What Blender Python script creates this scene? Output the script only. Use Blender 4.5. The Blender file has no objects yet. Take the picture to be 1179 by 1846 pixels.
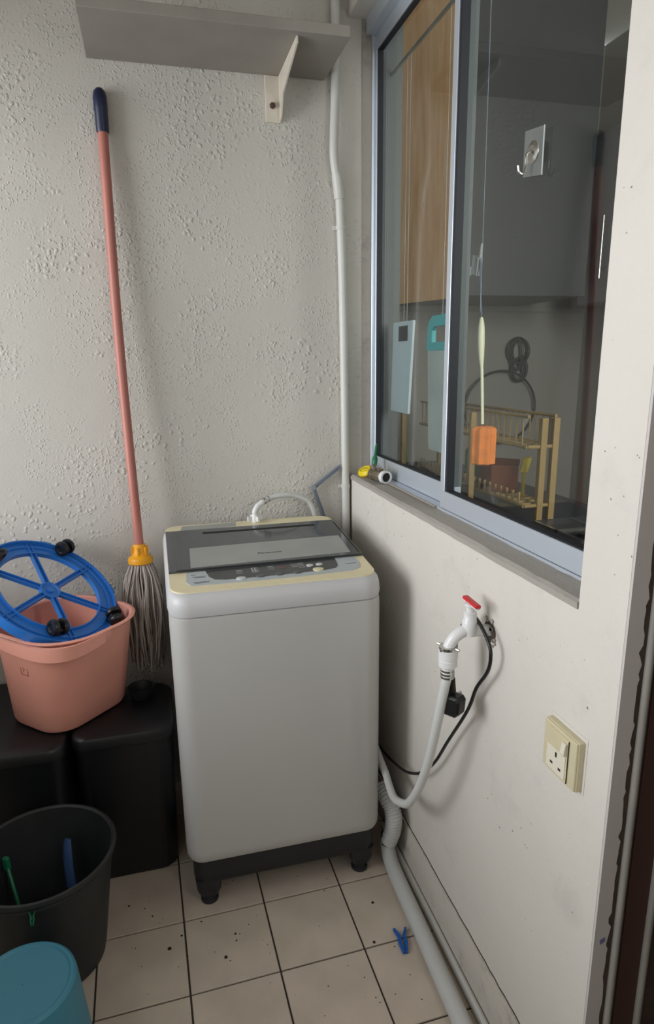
import bpy, bmesh, math, random
from mathutils import Vector, Matrix, Quaternion
random.seed(7)
PI = math.pi
S = bpy.context.scene
COL = S.collection

# ------------------------------------------------------------------ camera
cam_d = bpy.data.cameras.new('camera'); cam = bpy.data.objects.new('camera', cam_d); COL.objects.link(cam)
cam_d.sensor_fit = 'HORIZONTAL'; cam_d.sensor_width = 36.0; cam_d.lens = 36.0 * 1170 / 1179
cam_d.shift_y = 26 / 1179; cam_d.clip_start = 0.02
CR = Vector((0.96706771, -0.25418994, -0.01294272)); CD = Vector((-0.07473109, -0.23496956, -0.96912567)); CF = Vector((0.24330085, 0.93817737, -0.24622737))
M = Matrix((CR, -CD, -CF)).transposed().to_4x4(); M.translation = Vector((-0.59718, -1.99747, 1.38))
cam.matrix_world = M
S.camera = cam

# ------------------------------------------------------------------ light
w = bpy.data.worlds.new('world'); S.world = w; w.use_nodes = True
w.node_tree.nodes['Background'].inputs[0].default_value = (0.90, 0.95, 1.0, 1)
w.node_tree.nodes['Background'].inputs[1].default_value = 1.0
def area(name, loc, size, sizey, energy, direction, color=(1, 1, 1)):
    l = bpy.data.lights.new(name, 'AREA'); l.shape = 'RECTANGLE'; l.size = size; l.size_y = sizey; l.energy = energy; l.color = color
    o = bpy.data.objects.new(name, l); COL.objects.link(o); o.location = loc
    o.rotation_euler = Vector(direction).to_track_quat('-Z', 'Y').to_euler(); return o
# daylight coming in through the open side of the yard (left); an added fill lamp brightens the kitchen
area('daylight_opening', (-3.6, -1.35, 1.55), 1.6, 2.6, 102, (1, 0.12, -0.12), (0.97, 0.985, 1.0))
area('kitchen_fill', (0.45, -2.5, 1.9), 0.7, 1.0, 58, (0.0, 1, -0.1), (1.0, 0.97, 0.92))
S.view_settings.view_transform = 'Standard'; S.view_settings.look = 'None'; S.view_settings.gamma = 1; S.view_settings.use_curve_mapping = False
S.view_settings.exposure = 0.07

# ------------------------------------------------------------------ materials
def srgb(r, g, b):
    f = lambda c: (c / 255 / 12.92) if c / 255 <= 0.04045 else ((c / 255 + 0.055) / 1.055) ** 2.4
    return (f(r), f(g), f(b), 1)
def mat(name, col, rough=0.5, metal=0.0, spec=0.5, coat=0.0, noise=0.0, nscale=8.0, bump=0.0, bscale=60.0, trans=0.0, sss=0.0):
    m = bpy.data.materials.new(name); m.use_nodes = True; nt = m.node_tree; p = nt.nodes['Principled BSDF']
    c = srgb(*col); p.inputs['Base Color'].default_value = c; p.inputs['Roughness'].default_value = rough; p.inputs['Metallic'].default_value = metal
    p.inputs['Specular IOR Level'].default_value = spec; p.inputs['Coat Weight'].default_value = coat; p.inputs['Transmission Weight'].default_value = trans
    if noise or bump:
        tc = nt.nodes.new('ShaderNodeTexCoord')
    if noise:
        n = nt.nodes.new('ShaderNodeTexNoise'); n.inputs['Scale'].default_value = nscale; n.inputs['Detail'].default_value = 6; nt.links.new(tc.outputs['Object'], n.inputs['Vector'])
        r = nt.nodes.new('ShaderNodeMapRange'); r.inputs['From Min'].default_value = 0.3; r.inputs['From Max'].default_value = 0.7
        r.inputs['To Min'].default_value = 1 - noise; r.inputs['To Max'].default_value = 1 + noise * 0.4; nt.links.new(n.outputs['Fac'], r.inputs['Value'])
        mx = nt.nodes.new('ShaderNodeVectorMath'); mx.operation = 'SCALE'; mx.inputs[0].default_value = c[:3]; nt.links.new(r.outputs[0], mx.inputs['Scale'])
        nt.links.new(mx.outputs[0], p.inputs['Base Color'])
    if bump:
        n2 = nt.nodes.new('ShaderNodeTexNoise'); n2.inputs['Scale'].default_value = bscale; n2.inputs['Detail'].default_value = 4; nt.links.new(tc.outputs['Object'], n2.inputs['Vector'])
        b = nt.nodes.new('ShaderNodeBump'); b.inputs['Strength'].default_value = bump; b.inputs['Distance'].default_value = 0.003
        nt.links.new(n2.outputs['Fac'], b.inputs['Height']); nt.links.new(b.outputs[0], p.inputs['Normal'])
    return m
def plaster(name, col, blobs=1.0, specks=0.0, grime=0.0, fine=1.0):
    m = mat(name, col, rough=0.85, spec=0.25); nt = m.node_tree; N = nt.nodes; L = nt.links; p = N['Principled BSDF']
    tc = N.new('ShaderNodeTexCoord')
    def noise(s, d=4, r=0.5):
        n = N.new('ShaderNodeTexNoise'); n.inputs['Scale'].default_value = s; n.inputs['Detail'].default_value = d; n.inputs['Roughness'].default_value = r
        L.new(tc.outputs['Object'], n.inputs['Vector']); return n.outputs['Fac']
    def rng(v, a, b, c=0, d=1):
        r = N.new('ShaderNodeMapRange'); r.interpolation_type = 'SMOOTHSTEP'; L.new(v, r.inputs['Value'])
        for k, x in zip(('From Min', 'From Max', 'To Min', 'To Max'), (a, b, c, d)): r.inputs[k].default_value = x
        return r.outputs[0]
    def math_(op, a, b):
        n = N.new('ShaderNodeMath'); n.operation = op
        for i, x in enumerate((a, b)):
            if isinstance(x, (int, float)): n.inputs[i].default_value = x
            else: L.new(x, n.inputs[i])
        return n.outputs[0]
    def vor(s):
        v = N.new('ShaderNodeTexVoronoi'); v.inputs['Scale'].default_value = s
        # warp the cells so that the splashes of render are irregular
        mp = N.new('ShaderNodeVectorMath'); mp.operation = 'ADD'; nz = N.new('ShaderNodeTexNoise'); nz.inputs['Scale'].default_value = 35
        L.new(tc.outputs['Object'], nz.inputs['Vector']); sc = N.new('ShaderNodeVectorMath'); sc.operation = 'SCALE'; sc.inputs['Scale'].default_value = 0.018
        L.new(nz.outputs['Color'], sc.inputs[0]); L.new(tc.outputs['Object'], mp.inputs[0]); L.new(sc.outputs[0], mp.inputs[1]); L.new(mp.outputs[0], v.inputs['Vector'])
        return v
    # relief: splashed lumps + roller grain
    v1 = vor(60); mask = rng(noise(6, 3), 0.46, 0.62); l1 = math_('MULTIPLY', rng(v1.outputs['Distance'], 0.42, 0.12), mask)
    v2 = vor(105); l2 = math_('MULTIPLY', rng(v2.outputs['Distance'], 0.42, 0.12), rng(noise(9, 3), 0.4, 0.6))
    h = math_('ADD', math_('MULTIPLY', l1, 0.55 * blobs), math_('MULTIPLY', l2, 0.35 * blobs))
    h = math_('ADD', h, math_('MULTIPLY', noise(170, 4, 0.6), 0.55 * fine)); h = math_('ADD', h, math_('MULTIPLY', noise(14, 3), 0.9 * fine))
    b = N.new('ShaderNodeBump'); b.inputs['Strength'].default_value = 0.6; b.inputs['Distance'].default_value = 0.0034; L.new(h, b.inputs['Height']); L.new(b.outputs[0], p.inputs['Normal'])
    # colour: uneven paint, specks of chipped paint, grime
    col0 = srgb(*col); f = math_('ADD', 0.90, math_('MULTIPLY', noise(2.2, 6, 0.6), 0.18))
    if grime:
        f = math_('SUBTRACT', f, math_('MULTIPLY', rng(noise(7, 8, 0.7), 0.52, 0.78), grime))
    sc = N.new('ShaderNodeVectorMath'); sc.operation = 'SCALE'; sc.inputs[0].default_value = col0[:3]; L.new(f, sc.inputs['Scale']); out = sc.outputs[0]
    if specks:
        vs = vor(60); rd = N.new('ShaderNodeSeparateColor'); L.new(vs.outputs['Color'], rd.inputs[0])
        s1 = math_('MULTIPLY', rng(vs.outputs['Distance'], 0.13, 0.07), rng(rd.outputs[0], 0.70, 0.76)); s1 = math_('MULTIPLY', s1, rng(noise(3.5, 4), 0.46, 0.58))
        mx = N.new('ShaderNodeMix'); mx.data_type = 'RGBA'; L.new(math_('MULTIPLY', s1, specks), mx.inputs['Factor']); L.new(out, mx.inputs['A']); mx.inputs['B'].default_value = srgb(110, 98, 86); out = mx.outputs['Result']
    L.new(out, p.inputs['Base Color']); return m
MT = {}
MT['wall'] = plaster('cream_render', (198, 194, 186), blobs=1.7, fine=0.5)
MT['wallr'] = plaster('cream_paint', (212, 207, 199), blobs=0.30, specks=0.9, grime=0.10, fine=0.6)
MT['skirt'] = plaster('dirty_skirting_paint', (206, 199, 189), blobs=0.3, specks=1.0, grime=0.6, fine=0.6)
MT['cement'] = plaster('weathered_cement', (166, 160, 152), blobs=0.5, grime=0.4, fine=1.2)
MT['ceil'] = mat('ceiling_paint', (225, 220, 210), 0.9)
MT['yard'] = mat('yard_wall_paint', (205, 196, 180), 0.9)
MT['tile'] = mat('beige_floor_tile', (206, 192, 176), 0.38, noise=0.14, nscale=9)
MT['grout'] = mat('dark_grout', (66, 58, 50), 0.9)
MT['dirt'] = mat('dark_dirt', (40, 34, 30), 0.9)
MT['alum'] = mat('anodised_aluminium', (204, 212, 222), 0.42, metal=0.55)
MT['gasket'] = mat('black_gasket', (24, 28, 38), 0.5)
MT['wbody'] = mat('washer_white_enamel', (190, 190, 188), 0.32, coat=0.2, noise=0.03, nscale=3)
MT['wtop'] = mat('washer_white_plastic', (200, 200, 202), 0.38)
MT['cream'] = mat('yellowed_cream_plastic', (232, 220, 184), 0.4, noise=0.08, nscale=10)
MT['lid'] = mat('smoked_grey_lid', (72, 77, 82), 0.14, coat=0.4, noise=0.15, nscale=12)
MT['silver'] = mat('silver_lid_panel', (172, 174, 172), 0.35, metal=0.25, noise=0.10, nscale=9)
MT['ctrl'] = mat('pale_blue_grey_panel', (182, 189, 192), 0.4)
MT['disp'] = mat('dark_display', (70, 72, 74), 0.25)
MT['ink'] = mat('dark_print', (60, 64, 70), 0.5)
MT['inklight'] = mat('pale_print', (180, 182, 180), 0.5)
MT['inkred'] = mat('red_print', (120, 74, 72), 0.5)
MT['btnL'] = mat('pale_button', (205, 208, 206), 0.35)
MT['btnC'] = mat('cream_button', (226, 216, 180), 0.35)
MT['btnD'] = mat('dark_button', (88, 92, 96), 0.35)
MT['dark'] = mat('dark_base_plastic', (34, 36, 40), 0.5)
MT['black'] = mat('black_plastic', (17, 19, 23), 0.42, noise=0.2, nscale=6)
MT['blackb'] = mat('black_bucket_plastic', (38, 41, 42), 0.5, noise=0.25, nscale=14)
MT['pink'] = mat('pink_bucket_plastic', (226, 158, 140), 0.42, noise=0.05, nscale=5)
MT['blue'] = mat('blue_caddy_plastic', (44, 122, 210), 0.38)
MT['caster'] = mat('black_caster_plastic', (24, 27, 32), 0.3)
MT['pole'] = mat('dusty_pink_pole', (182, 116, 104), 0.42, noise=0.12, nscale=5)
MT['navy'] = mat('navy_grip', (24, 32, 62), 0.4)
MT['yellow'] = mat('yellow_socket_plastic', (236, 164, 18), 0.4)
MT['yarnl'] = mat('light_mop_yarn', (206, 196, 188), 0.95)
MT['yarnd'] = mat('grey_mop_yarn', (140, 128, 122), 0.95)
MT['pvc'] = mat('white_pvc', (208, 207, 202), 0.4, noise=0.06, nscale=6)
MT['hose'] = mat('white_hose', (205, 207, 205), 0.35)
MT['ghose'] = mat('grey_drain_hose', (198, 199, 197), 0.5)
MT['tap'] = mat('white_tap_plastic', (226, 226, 226), 0.28)
MT['red'] = mat('red_tap_handle', (206, 38, 44), 0.35)
MT['chrome'] = mat('clamp_steel', (196, 196, 192), 0.25, metal=1.0)
MT['cord'] = mat('black_rubber_cord', (16, 16, 18), 0.4)
MT['socket'] = mat('yellowed_socket_plastic', (208, 198, 166), 0.4, noise=0.06, nscale=20)
MT['socketw'] = mat('pale_socket_plastic', (222, 216, 198), 0.4)
MT['hole'] = mat('dark_hole', (30, 26, 22), 0.8)
MT['grey'] = plaster('grey_door_frame_paint', (196, 190, 186), blobs=0.0, specks=0.6, fine=0.2)
MT['peel'] = mat('bare_brown_frame', (74, 62, 54), 0.8, noise=0.3, nscale=30, bump=0.8)
MT['bead'] = mat('greyish_bead_paint', (150, 146, 140), 0.5, noise=0.15, nscale=12)
MT['reddoor'] = mat('dark_maroon_door', (48, 26, 28), 0.5)
MT['bracket'] = mat('off_white_steel', (214, 206, 192), 0.45, noise=0.08, nscale=12)
MT['rust'] = mat('rusty_bolt', (74, 50, 44), 0.7)
MT['shelf'] = mat('grey_shelf_board', (150, 144, 136), 0.7, noise=0.1)
MT['steel'] = mat('blue_grey_steel', (150, 158, 172), 0.4, metal=0.5)
MT['brass'] = mat('dirty_brass', (132, 122, 104), 0.45, metal=0.6, noise=0.4, nscale=70, bump=0.6, bscale=200)
MT['yel2'] = mat('bright_yellow_plastic', (232, 206, 20), 0.4)
MT['green'] = mat('green_plastic', (24, 108, 74), 0.35)
MT['peg'] = mat('blue_peg_plastic', (24, 92, 176), 0.35)
MT['teal'] = mat('teal_plastic', (62, 134, 158), 0.4)
MT['tealh'] = mat('teal_board_plastic', (40, 176, 180), 0.4)
MT['bluebr'] = mat('blue_brush_plastic', (54, 80, 122), 0.4)
MT['yel3'] = mat('dull_yellow_plastic', (176, 156, 44), 0.5)
MT['lilac'] = mat('lilac_sticker', (112, 110, 160), 0.6)
MT['dimcover'] = mat('dark_dimming_cover', (96, 104, 106), 0.5)  # dark tone standing in for the dimness of window edges behind glass
MT['board'] = mat('white_board_plastic', (214, 226, 232), 0.5)
MT['boardg'] = mat('stained_board_plastic', (186, 194, 190), 0.5, noise=0.25, nscale=9)
MT['sponge'] = mat('orange_sponge', (238, 140, 66), 0.95, noise=0.2, nscale=40, bump=1.0, bscale=120)
MT['ivory'] = mat('ivory_handle', (228, 228, 196), 0.4)
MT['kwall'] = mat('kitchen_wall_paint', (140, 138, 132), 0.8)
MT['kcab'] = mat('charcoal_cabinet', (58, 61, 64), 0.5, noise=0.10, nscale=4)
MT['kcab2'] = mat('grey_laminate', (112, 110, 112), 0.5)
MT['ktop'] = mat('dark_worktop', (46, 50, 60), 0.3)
MT['rack'] = mat('brass_coloured_rack', (158, 134, 90), 0.4)
MT['maroon'] = mat('maroon_pipe', (92, 40, 44), 0.5)
MT['orange'] = mat('orange_box_card', (124, 70, 46), 0.7)
MT['clear'] = mat('clear_plastic', (190, 196, 196), 0.15, spec=0.6)
MT['kblk'] = mat('black_pan', (28, 30, 34), 0.4)
# peeling: the wood of the upper cabinet
m = mat('oak_cabinet_wood', (206, 148, 96), 0.45); nt = m.node_tree; p = nt.nodes['Principled BSDF']
tc = nt.nodes.new('ShaderNodeTexCoord'); mp = nt.nodes.new('ShaderNodeMapping'); mp.inputs['Scale'].default_value = (9, 9, 0.9); nt.links.new(tc.outputs['Object'], mp.inputs[0])
nz = nt.nodes.new('ShaderNodeTexNoise'); nz.inputs['Scale'].default_value = 6; nz.inputs['Detail'].default_value = 8; nt.links.new(mp.outputs[0], nz.inputs['Vector'])
rp = nt.nodes.new('ShaderNodeValToRGB'); rp.color_ramp.elements[0].color = srgb(232, 178, 124); rp.color_ramp.elements[0].position = 0.3; rp.color_ramp.elements[1].color = srgb(252, 214, 166); rp.color_ramp.elements[1].position = 0.7
nt.links.new(nz.outputs['Fac'], rp.inputs[0]); nt.links.new(rp.outputs[0], p.inputs['Base Color']); MT['wood'] = m
# window glass: clear sheet, slightly grey, mirror part from the Fresnel term
m = bpy.data.materials.new('window_glass'); m.use_nodes = True; nt = m.node_tree; nt.nodes.clear()
o_ = nt.nodes.new('ShaderNodeOutputMaterial'); t_ = nt.nodes.new('ShaderNodeBsdfTransparent'); t_.inputs[0].default_value = (0.80, 0.83, 0.83, 1)
g_ = nt.nodes.new('ShaderNodeBsdfGlossy'); g_.inputs['Roughness'].default_value = 0.01; fr = nt.nodes.new('ShaderNodeFresnel'); fr.inputs[0].default_value = 1.5; ms = nt.nodes.new('ShaderNodeMixShader')
ge = nt.nodes.new('ShaderNodeNewGeometry'); mr = nt.nodes.new('ShaderNodeMapRange'); mr.inputs['To Min'].default_value = 1.5; mr.inputs['To Max'].default_value = 1 / 1.5   # same index on entering and leaving the sheet
nt.links.new(ge.outputs['Backfacing'], mr.inputs['Value']); nt.links.new(mr.outputs[0], fr.inputs[0])
nt.links.new(fr.outputs[0], ms.inputs[0]); nt.links.new(t_.outputs[0], ms.inputs[1]); nt.links.new(g_.outputs[0], ms.inputs[2]); nt.links.new(ms.outputs[0], o_.inputs[0]); MT['glass'] = m
m = bpy.data.materials.new('clear_hook_plate'); m.use_nodes = True; nt = m.node_tree; nt.nodes.clear()
o_ = nt.nodes.new('ShaderNodeOutputMaterial'); t_ = nt.nodes.new('ShaderNodeBsdfTransparent'); t_.inputs[0].default_value = (0.95, 0.95, 0.95, 1)
d_ = nt.nodes.new('ShaderNodeBsdfPrincipled'); d_.inputs['Base Color'].default_value = srgb(200, 204, 200); d_.inputs['Roughness'].default_value = 0.2; ms = nt.nodes.new('ShaderNodeMixShader'); ms.inputs[0].default_value = 0.13
nt.links.new(t_.outputs[0], ms.inputs[1]); nt.links.new(d_.outputs[0], ms.inputs[2]); nt.links.new(ms.outputs[0], o_.inputs[0]); MT['film'] = m

# ------------------------------------------------------------------ mesh helpers (world coordinates; shifted to the parent when built)
def org(o):
    v = Vector((0, 0, 0))
    while o is not None: v += Vector(o.location); o = o.parent
    return v
def tag(o, label=None, cat=None, group=None, kind=None):
    if label: o['label'] = label
    if cat: o['category'] = cat
    if group: o['group'] = group
    if kind: o['kind'] = kind
    return o
def thing(name, loc, label, cat, group=None):
    o = bpy.data.objects.new(name, None); COL.objects.link(o); o.location = loc; o.empty_display_size = 0.05
    return tag(o, label, cat, group)
class MB:
    def __init__(s): s.bm = bmesh.new()
    def add(s, V, F, mi=0):
        vs = [s.bm.verts.new(v) for v in V]
        for f in F:
            try: s.bm.faces.new([vs[i] for i in f]).material_index = mi
            except ValueError: pass
        return s
    def box(s, x0, x1, y0, y1, z0, z1, mi=0):
        return s.add([(x, y, z) for x in (x0, x1) for y in (y0, y1) for z in (z0, z1)], [(0, 1, 3, 2), (4, 6, 7, 5), (0, 4, 5, 1), (2, 3, 7, 6), (0, 2, 6, 4), (1, 5, 7, 3)], mi)
    def obox(s, c, ax, ay, az, mi=0):   # oriented box: centre, three half vectors
        c, ax, ay, az = map(Vector, (c, ax, ay, az)); V = [c + i * ax + j * ay + k * az for i in (-1, 1) for j in (-1, 1) for k in (-1, 1)]
        return s.add(V, [(0, 1, 3, 2), (4, 6, 7, 5), (0, 4, 5, 1), (2, 3, 7, 6), (0, 2, 6, 4), (1, 5, 7, 3)], mi)
    def loft(s, rings, cap=True, mi=0, closed=False):
        n = len(rings[0]); V = [v for r in rings for v in r]; F = []
        m_ = len(rings)
        for i in range(m_ if closed else m_ - 1):
            for j in range(n):
                a = i * n; b = ((i + 1) % m_) * n; F.append((a + j, a + (j + 1) % n, b + (j + 1) % n, b + j))
        if cap and not closed: F.append(tuple(range(n - 1, -1, -1))); F.append(tuple((m_ - 1) * n + j for j in range(n)))
        return s.add(V, F, mi)
    def tube(s, P, r, n=12, cap=True, mi=0, flat=1.0, closed=False):
        P = [Vector(p) for p in P]; m_ = len(P); R_ = r if isinstance(r, (list, tuple)) else [r] * m_
        T = []
        for i in range(m_):
            if closed: t = P[(i + 1) % m_] - P[i - 1]
            else: t = P[min(i + 1, m_ - 1)] - P[max(i - 1, 0)]
            T.append(t.normalized())
        u = T[0].orthogonal().normalized(); rings = []
        for i in range(m_):
            u = (u - T[i] * u.dot(T[i])).normalized(); v = T[i].cross(u)
            rings.append([P[i] + R_[i] * (math.cos(2 * PI * k / n) * u + flat * math.sin(2 * PI * k / n) * v) for k in range(n)])
        return s.loft(rings, cap, mi, closed)
    def lathe(s, prof, c, ax=(0, 0, 1), n=24, cap=True, mi=0):   # prof [(r, h)] along the axis
        ax = Vector(ax).normalized(); u = ax.orthogonal().normalized(); v = ax.cross(u); c = Vector(c)
        return s.loft([[c + ax * h + max(r, 1e-5) * (math.cos(2 * PI * k / n) * u + math.sin(2 * PI * k / n) * v) for k in range(n)] for r, h in prof], cap, mi)
    def prism(s, poly, d0, d1, ax='x', mi=0):   # poly in the two other axes
        f = {'x': lambda a, b, d: (d, a, b), 'y': lambda a, b, d: (a, d, b), 'z': lambda a, b, d: (a, b, d)}[ax]
        return s.loft([[f(a, b, d) for a, b in poly] for d in (d0, d1)], True, mi)
    def build(s, name, m, parent=None, smooth=False, bevel=0.0, seg=2, label=None, kind=None):
        bmesh.ops.recalc_face_normals(s.bm, faces=s.bm.faces)
        if bevel: bmesh.ops.bevel(s.bm, geom=list(s.bm.edges), offset=bevel, segments=seg, affect='EDGES', profile=0.5)
        if parent is not None: L_ = org(parent)
        else:
            vs = [v.co for v in s.bm.verts]; lo = [min(v[i] for v in vs) for i in range(3)]; hi = [max(v[i] for v in vs) for i in range(3)]
            L_ = Vector(((lo[0] + hi[0]) / 2, (lo[1] + hi[1]) / 2, lo[2]))
        for v in s.bm.verts: v.co -= L_
        me = bpy.data.meshes.new(name); s.bm.to_mesh(me); s.bm.free()
        for x in (m if isinstance(m, list) else [m]): me.materials.append(MT[x])
        if smooth:
            for p_ in me.polygons: p_.use_smooth = True
            try: me.set_sharp_from_angle(angle=math.radians(38))
            except Exception: pass
        o = bpy.data.objects.new(name, me); COL.objects.link(o)
        if parent is not None: o.parent = parent
        else: o.location = L_
        if label: o['label'] = label
        if kind: o['kind'] = kind
        return o
def cr(P, n=8):   # Catmull-Rom through the points
    P = [Vector(p) for p in P]; Q = [2 * P[0] - P[1]] + P + [2 * P[-1] - P[-2]]; out = []
    for i in range(1, len(Q) - 2):
        for k in range(n):
            t = k / n; out.append(0.5 * ((2 * Q[i]) + (-Q[i - 1] + Q[i + 1]) * t + (2 * Q[i - 1] - 5 * Q[i] + 4 * Q[i + 1] - Q[i + 2]) * t * t + (-Q[i - 1] + 3 * Q[i] - 3 * Q[i + 1] + Q[i + 2]) * t ** 3))
    return out + [P[-1]]
def rrect(cx, cy, hx, hy, r, n=6):
    out = []
    for (sx, sy, a0) in ((1, 1, 0), (-1, 1, PI / 2), (-1, -1, PI), (1, -1, 1.5 * PI)):
        for k in range(n + 1):
            a = a0 + PI / 2 * k / n; out.append((cx + sx * (hx - r) + r * math.cos(a), cy + sy * (hy - r) + r * math.sin(a)))
    return out
def text(name, body, size, origin, ux, uy, m, parent, align='CENTER', extrude=0.0001):
    cu = bpy.data.curves.new(name, 'FONT'); cu.body = body; cu.size = size; cu.align_x = align; cu.align_y = 'CENTER'; cu.extrude = extrude
    to = bpy.data.objects.new('tmp', cu); COL.objects.link(to); bpy.context.view_layer.update()
    me = bpy.data.meshes.new_from_object(to.evaluated_get(bpy.context.evaluated_depsgraph_get())); bpy.data.objects.remove(to)
    ux = Vector(ux).normalized(); uy = Vector(uy); uy = (uy - ux * uy.dot(ux)).normalized(); uz = ux.cross(uy); L_ = Vector(origin) - org(parent)
    for v in me.vertices: c = v.co.copy(); v.co = L_ + ux * c.x + uy * c.y + uz * c.z
    me.materials.clear(); me.materials.append(MT[m]); o = bpy.data.objects.new(name, me); COL.objects.link(o); o.parent = parent; return o
st = lambda o: tag(o, kind='structure')

# ------------------------------------------------------------------ the setting
st(MB().box(-2.4, 0.16, 0.0, 0.12, -0.02, 2.8).build('wall_back', 'wall'))
st(MB().prism([(0, -0.02), (-1.305, -0.02), (-1.305, 2.8), (0, 2.8), (0, 2.3), (-1.203, 2.3), (-1.203, 1.012), (0, 1.012)], 0, 0.15, 'x').build('wall_right', 'wallr'))
st(MB().box(0, 0.15, -3.4, -2.2, -0.02, 2.8).box(0, 0.15, -2.2, -1.305, 2.12, 2.8).build('wall_right_front', 'wallr'))
st(MB().box(-1.5, -1.4, -3.4, 0, -0.02, 0.86).box(-1.5, -1.4, -3.4, 0, 2.10, 2.8).build('wall_left_unseen', 'yard'))  # unseen parapet and lintel, added and sized to shade the yard
st(MB().box(-1.5, 0.15, -3.5, -3.4, -0.02, 2.8).build('wall_front', 'yard'))
st(MB().box(-1.5, 0.15, -3.5, 0.12, 2.8, 2.9).build('ceiling', 'ceil'))
# floor: slab of grout and separate tiles
fl = st(MB().box(-2.4, 1.7, -3.5, 1.1, -0.06, -0.004).build('floor', 'grout'))
base = None; ca, sa = math.cos(math.radians(1.4)), math.sin(math.radians(1.4)); T = 0.2075
lo = org(fl)
for i in range(-6, 3):
    for j in range(-7, 3):
        px, py = (i + 0.5) * T, (j + 0.5) * T
        wx, wy = -0.415 + px * ca - py * sa, -0.583 + px * sa + py * ca
        if wx > 0.09 or wy > 0.09: continue
        if base is None:
            h = T / 2 - 0.0022; base = MB().box(wx - h, wx + h, wy - h, wy + h, -0.006, 0.0).build('floor_tile', 'tile', fl, bevel=0.0009, seg=1)
            for v in base.data.vertices: v.co -= Vector((wx, wy, 0)) - lo
            o = base
        else:
            o = base.copy(); COL.objects.link(o); o.parent = fl
        o.location = Vector((wx, wy, 0)) - lo; o.rotation_euler = (random.uniform(-.0015, .0015), random.uniform(-.0015, .0015), math.radians(1.4))
base.location = base.location
# dust and crumbs lying on the tiles
g = MB()
for (x, y, r) in [(-0.66, -0.66, .005), (-0.70, -0.55, .0025), (-0.63, -0.63, .003), (-0.50, -0.66, .003), (-0.53, -0.72, .0045), (-0.14, -0.66, .004), (-0.175, -0.775, .004), (-0.76, -0.50, .003), (-0.72, -0.52, .002), (-0.50, -0.68, .0025), (-0.58, -0.60, .0025)]:
    g.lathe([(r, 0.0002), (r * .8, r * .5), (r * .3, r * .7)], (x, y, 0), n=6)
for _ in range(60):
    r = random.uniform(.0008, .0018); g.lathe([(r, 0.0002), (r * .5, r * .7)], (random.uniform(-.8, -.1), random.uniform(-1.0, -.45), 0), n=5)
tag(g.build('floor_crumbs', 'dirt'), 'scattered dark crumbs of dirt on the beige floor tiles', 'dirt', kind='stuff')
# skirting with a ragged upper edge
poly = [(-1.305, 0.0)] + [(-1.305 + k * 0.0205, 0.127 + random.uniform(-.0016, .0016)) for k in range(0, 62)] + [(-0.02, 0.0)]
bb = MB().prism(poly, -0.007, 0.0, 'x').build('baseboard_right', 'skirt'); st(bb)
st(MB().prism([(y, z + 0.0) for y, z in poly[1:-1]] + [(y, z + 0.0028) for y, z in reversed(poly[1:-1])], -0.0012, 0.0, 'x').build('trim_1', 'peel'))

# window
win = thing('window_1', (0.08, -0.6, 1.012), 'aluminium sliding window with two glass panes in the right wall', 'window'); win['kind'] = 'structure'
sillp = [(-0.003, 0.0), (-0.003, -1.2025)]
g = MB(); n = 40; rings = []
for k in range(n + 1):
    y = -0.0005 - k * 1.2015 / n; a = random.uniform(-.0015, .001); b = random.uniform(-.001, .001)
    rings.append([(-0.0025 + a, y, 1.012), (0.15, y, 1.012), (0.15, y, 1.030), (0.054, y, 1.030 + b), (0.004 + a, y, 1.027 + b), (-0.003 + a, y, 1.022)])
g.loft(rings).build('window_sill', 'cement', win)
MB().box(0.040, 0.0955, -0.004, 0.0, 1.03, 2.3).build('jamb_strip', 'cement', win)
f = MB().box(0.050, 0.120, -1.2, -0.005, 1.026, 1.035).box(0.050, 0.120, -1.2, -0.005, 2.26, 2.3).box(0.068, 0.0955, -0.010, -0.004, 1.035, 2.26).box(0.050, 0.120, -1.2, -1.175, 1.035, 2.26)
MB().box(0.096, 0.161, -0.006, 0.0, 1.03, 2.3).box(0.1605, 0.163, 0.0, 0.12, 0.9, 2.75).build('jamb_dim_cover', 'dimcover', win)  # added dark cover that dims the brightly lit recess side
f.build('outer_frame', 'alum', win, bevel=0.0008, seg=1)
def sash(x0, x1, ya, yb, z0, rail, stl, str_):
    s_ = MB().box(x0, x1, yb, ya, z0, z0 + rail).box(x0, x1, yb, ya, 2.222, 2.26).box(x0, x1, ya - stl, ya, z0 + rail, 2.222).box(x0, x1, yb, yb + str_, z0 + rail, 2.222)
    so = s_.build('sash', 'alum', win, bevel=0.001, seg=1)
    xm = x1 - 0.004; e = 0.0045
    # rubber bead round the glass, set back from the front of the sash
    ga = MB(); a0, a1, b0, b1 = yb + str_, ya - stl, z0 + rail, 2.222
    ga.box(x0 + .003, xm + .003, a0, a0 + e, b0, b1).box(x0 + .003, xm + .003, a1 - e * 1.8, a1, b0, b1).box(x0 + .003, xm + .003, a0 + e, a1 - e * 1.8, b0, b0 + e * .6).box(x0 + .003, xm + .003, a0 + e, a1 - e * 1.8, b1 - e, b1)
    ga.build('gasket', 'gasket', so)
    MB().box(xm + .000, xm + .003, a0 + e * .5, a1 - e * .9, b0 + e * .3, b1 - e * .5).build('glass_pane', 'glass', so)
sash(0.052, 0.074, -0.582, -1.175, 1.036, 0.042, 0.022, 0.03)
sash(0.077, 0.095, -0.010, -0.606, 1.036, 0.050, 0.014, 0.022)
MB().box(0.0762, 0.0956, -0.6062, -0.580, 1.087, 2.221).build('stile_dim_cover', 'dimcover', win)  # added cover: the dim look of the aluminium stile put into its colour

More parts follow.
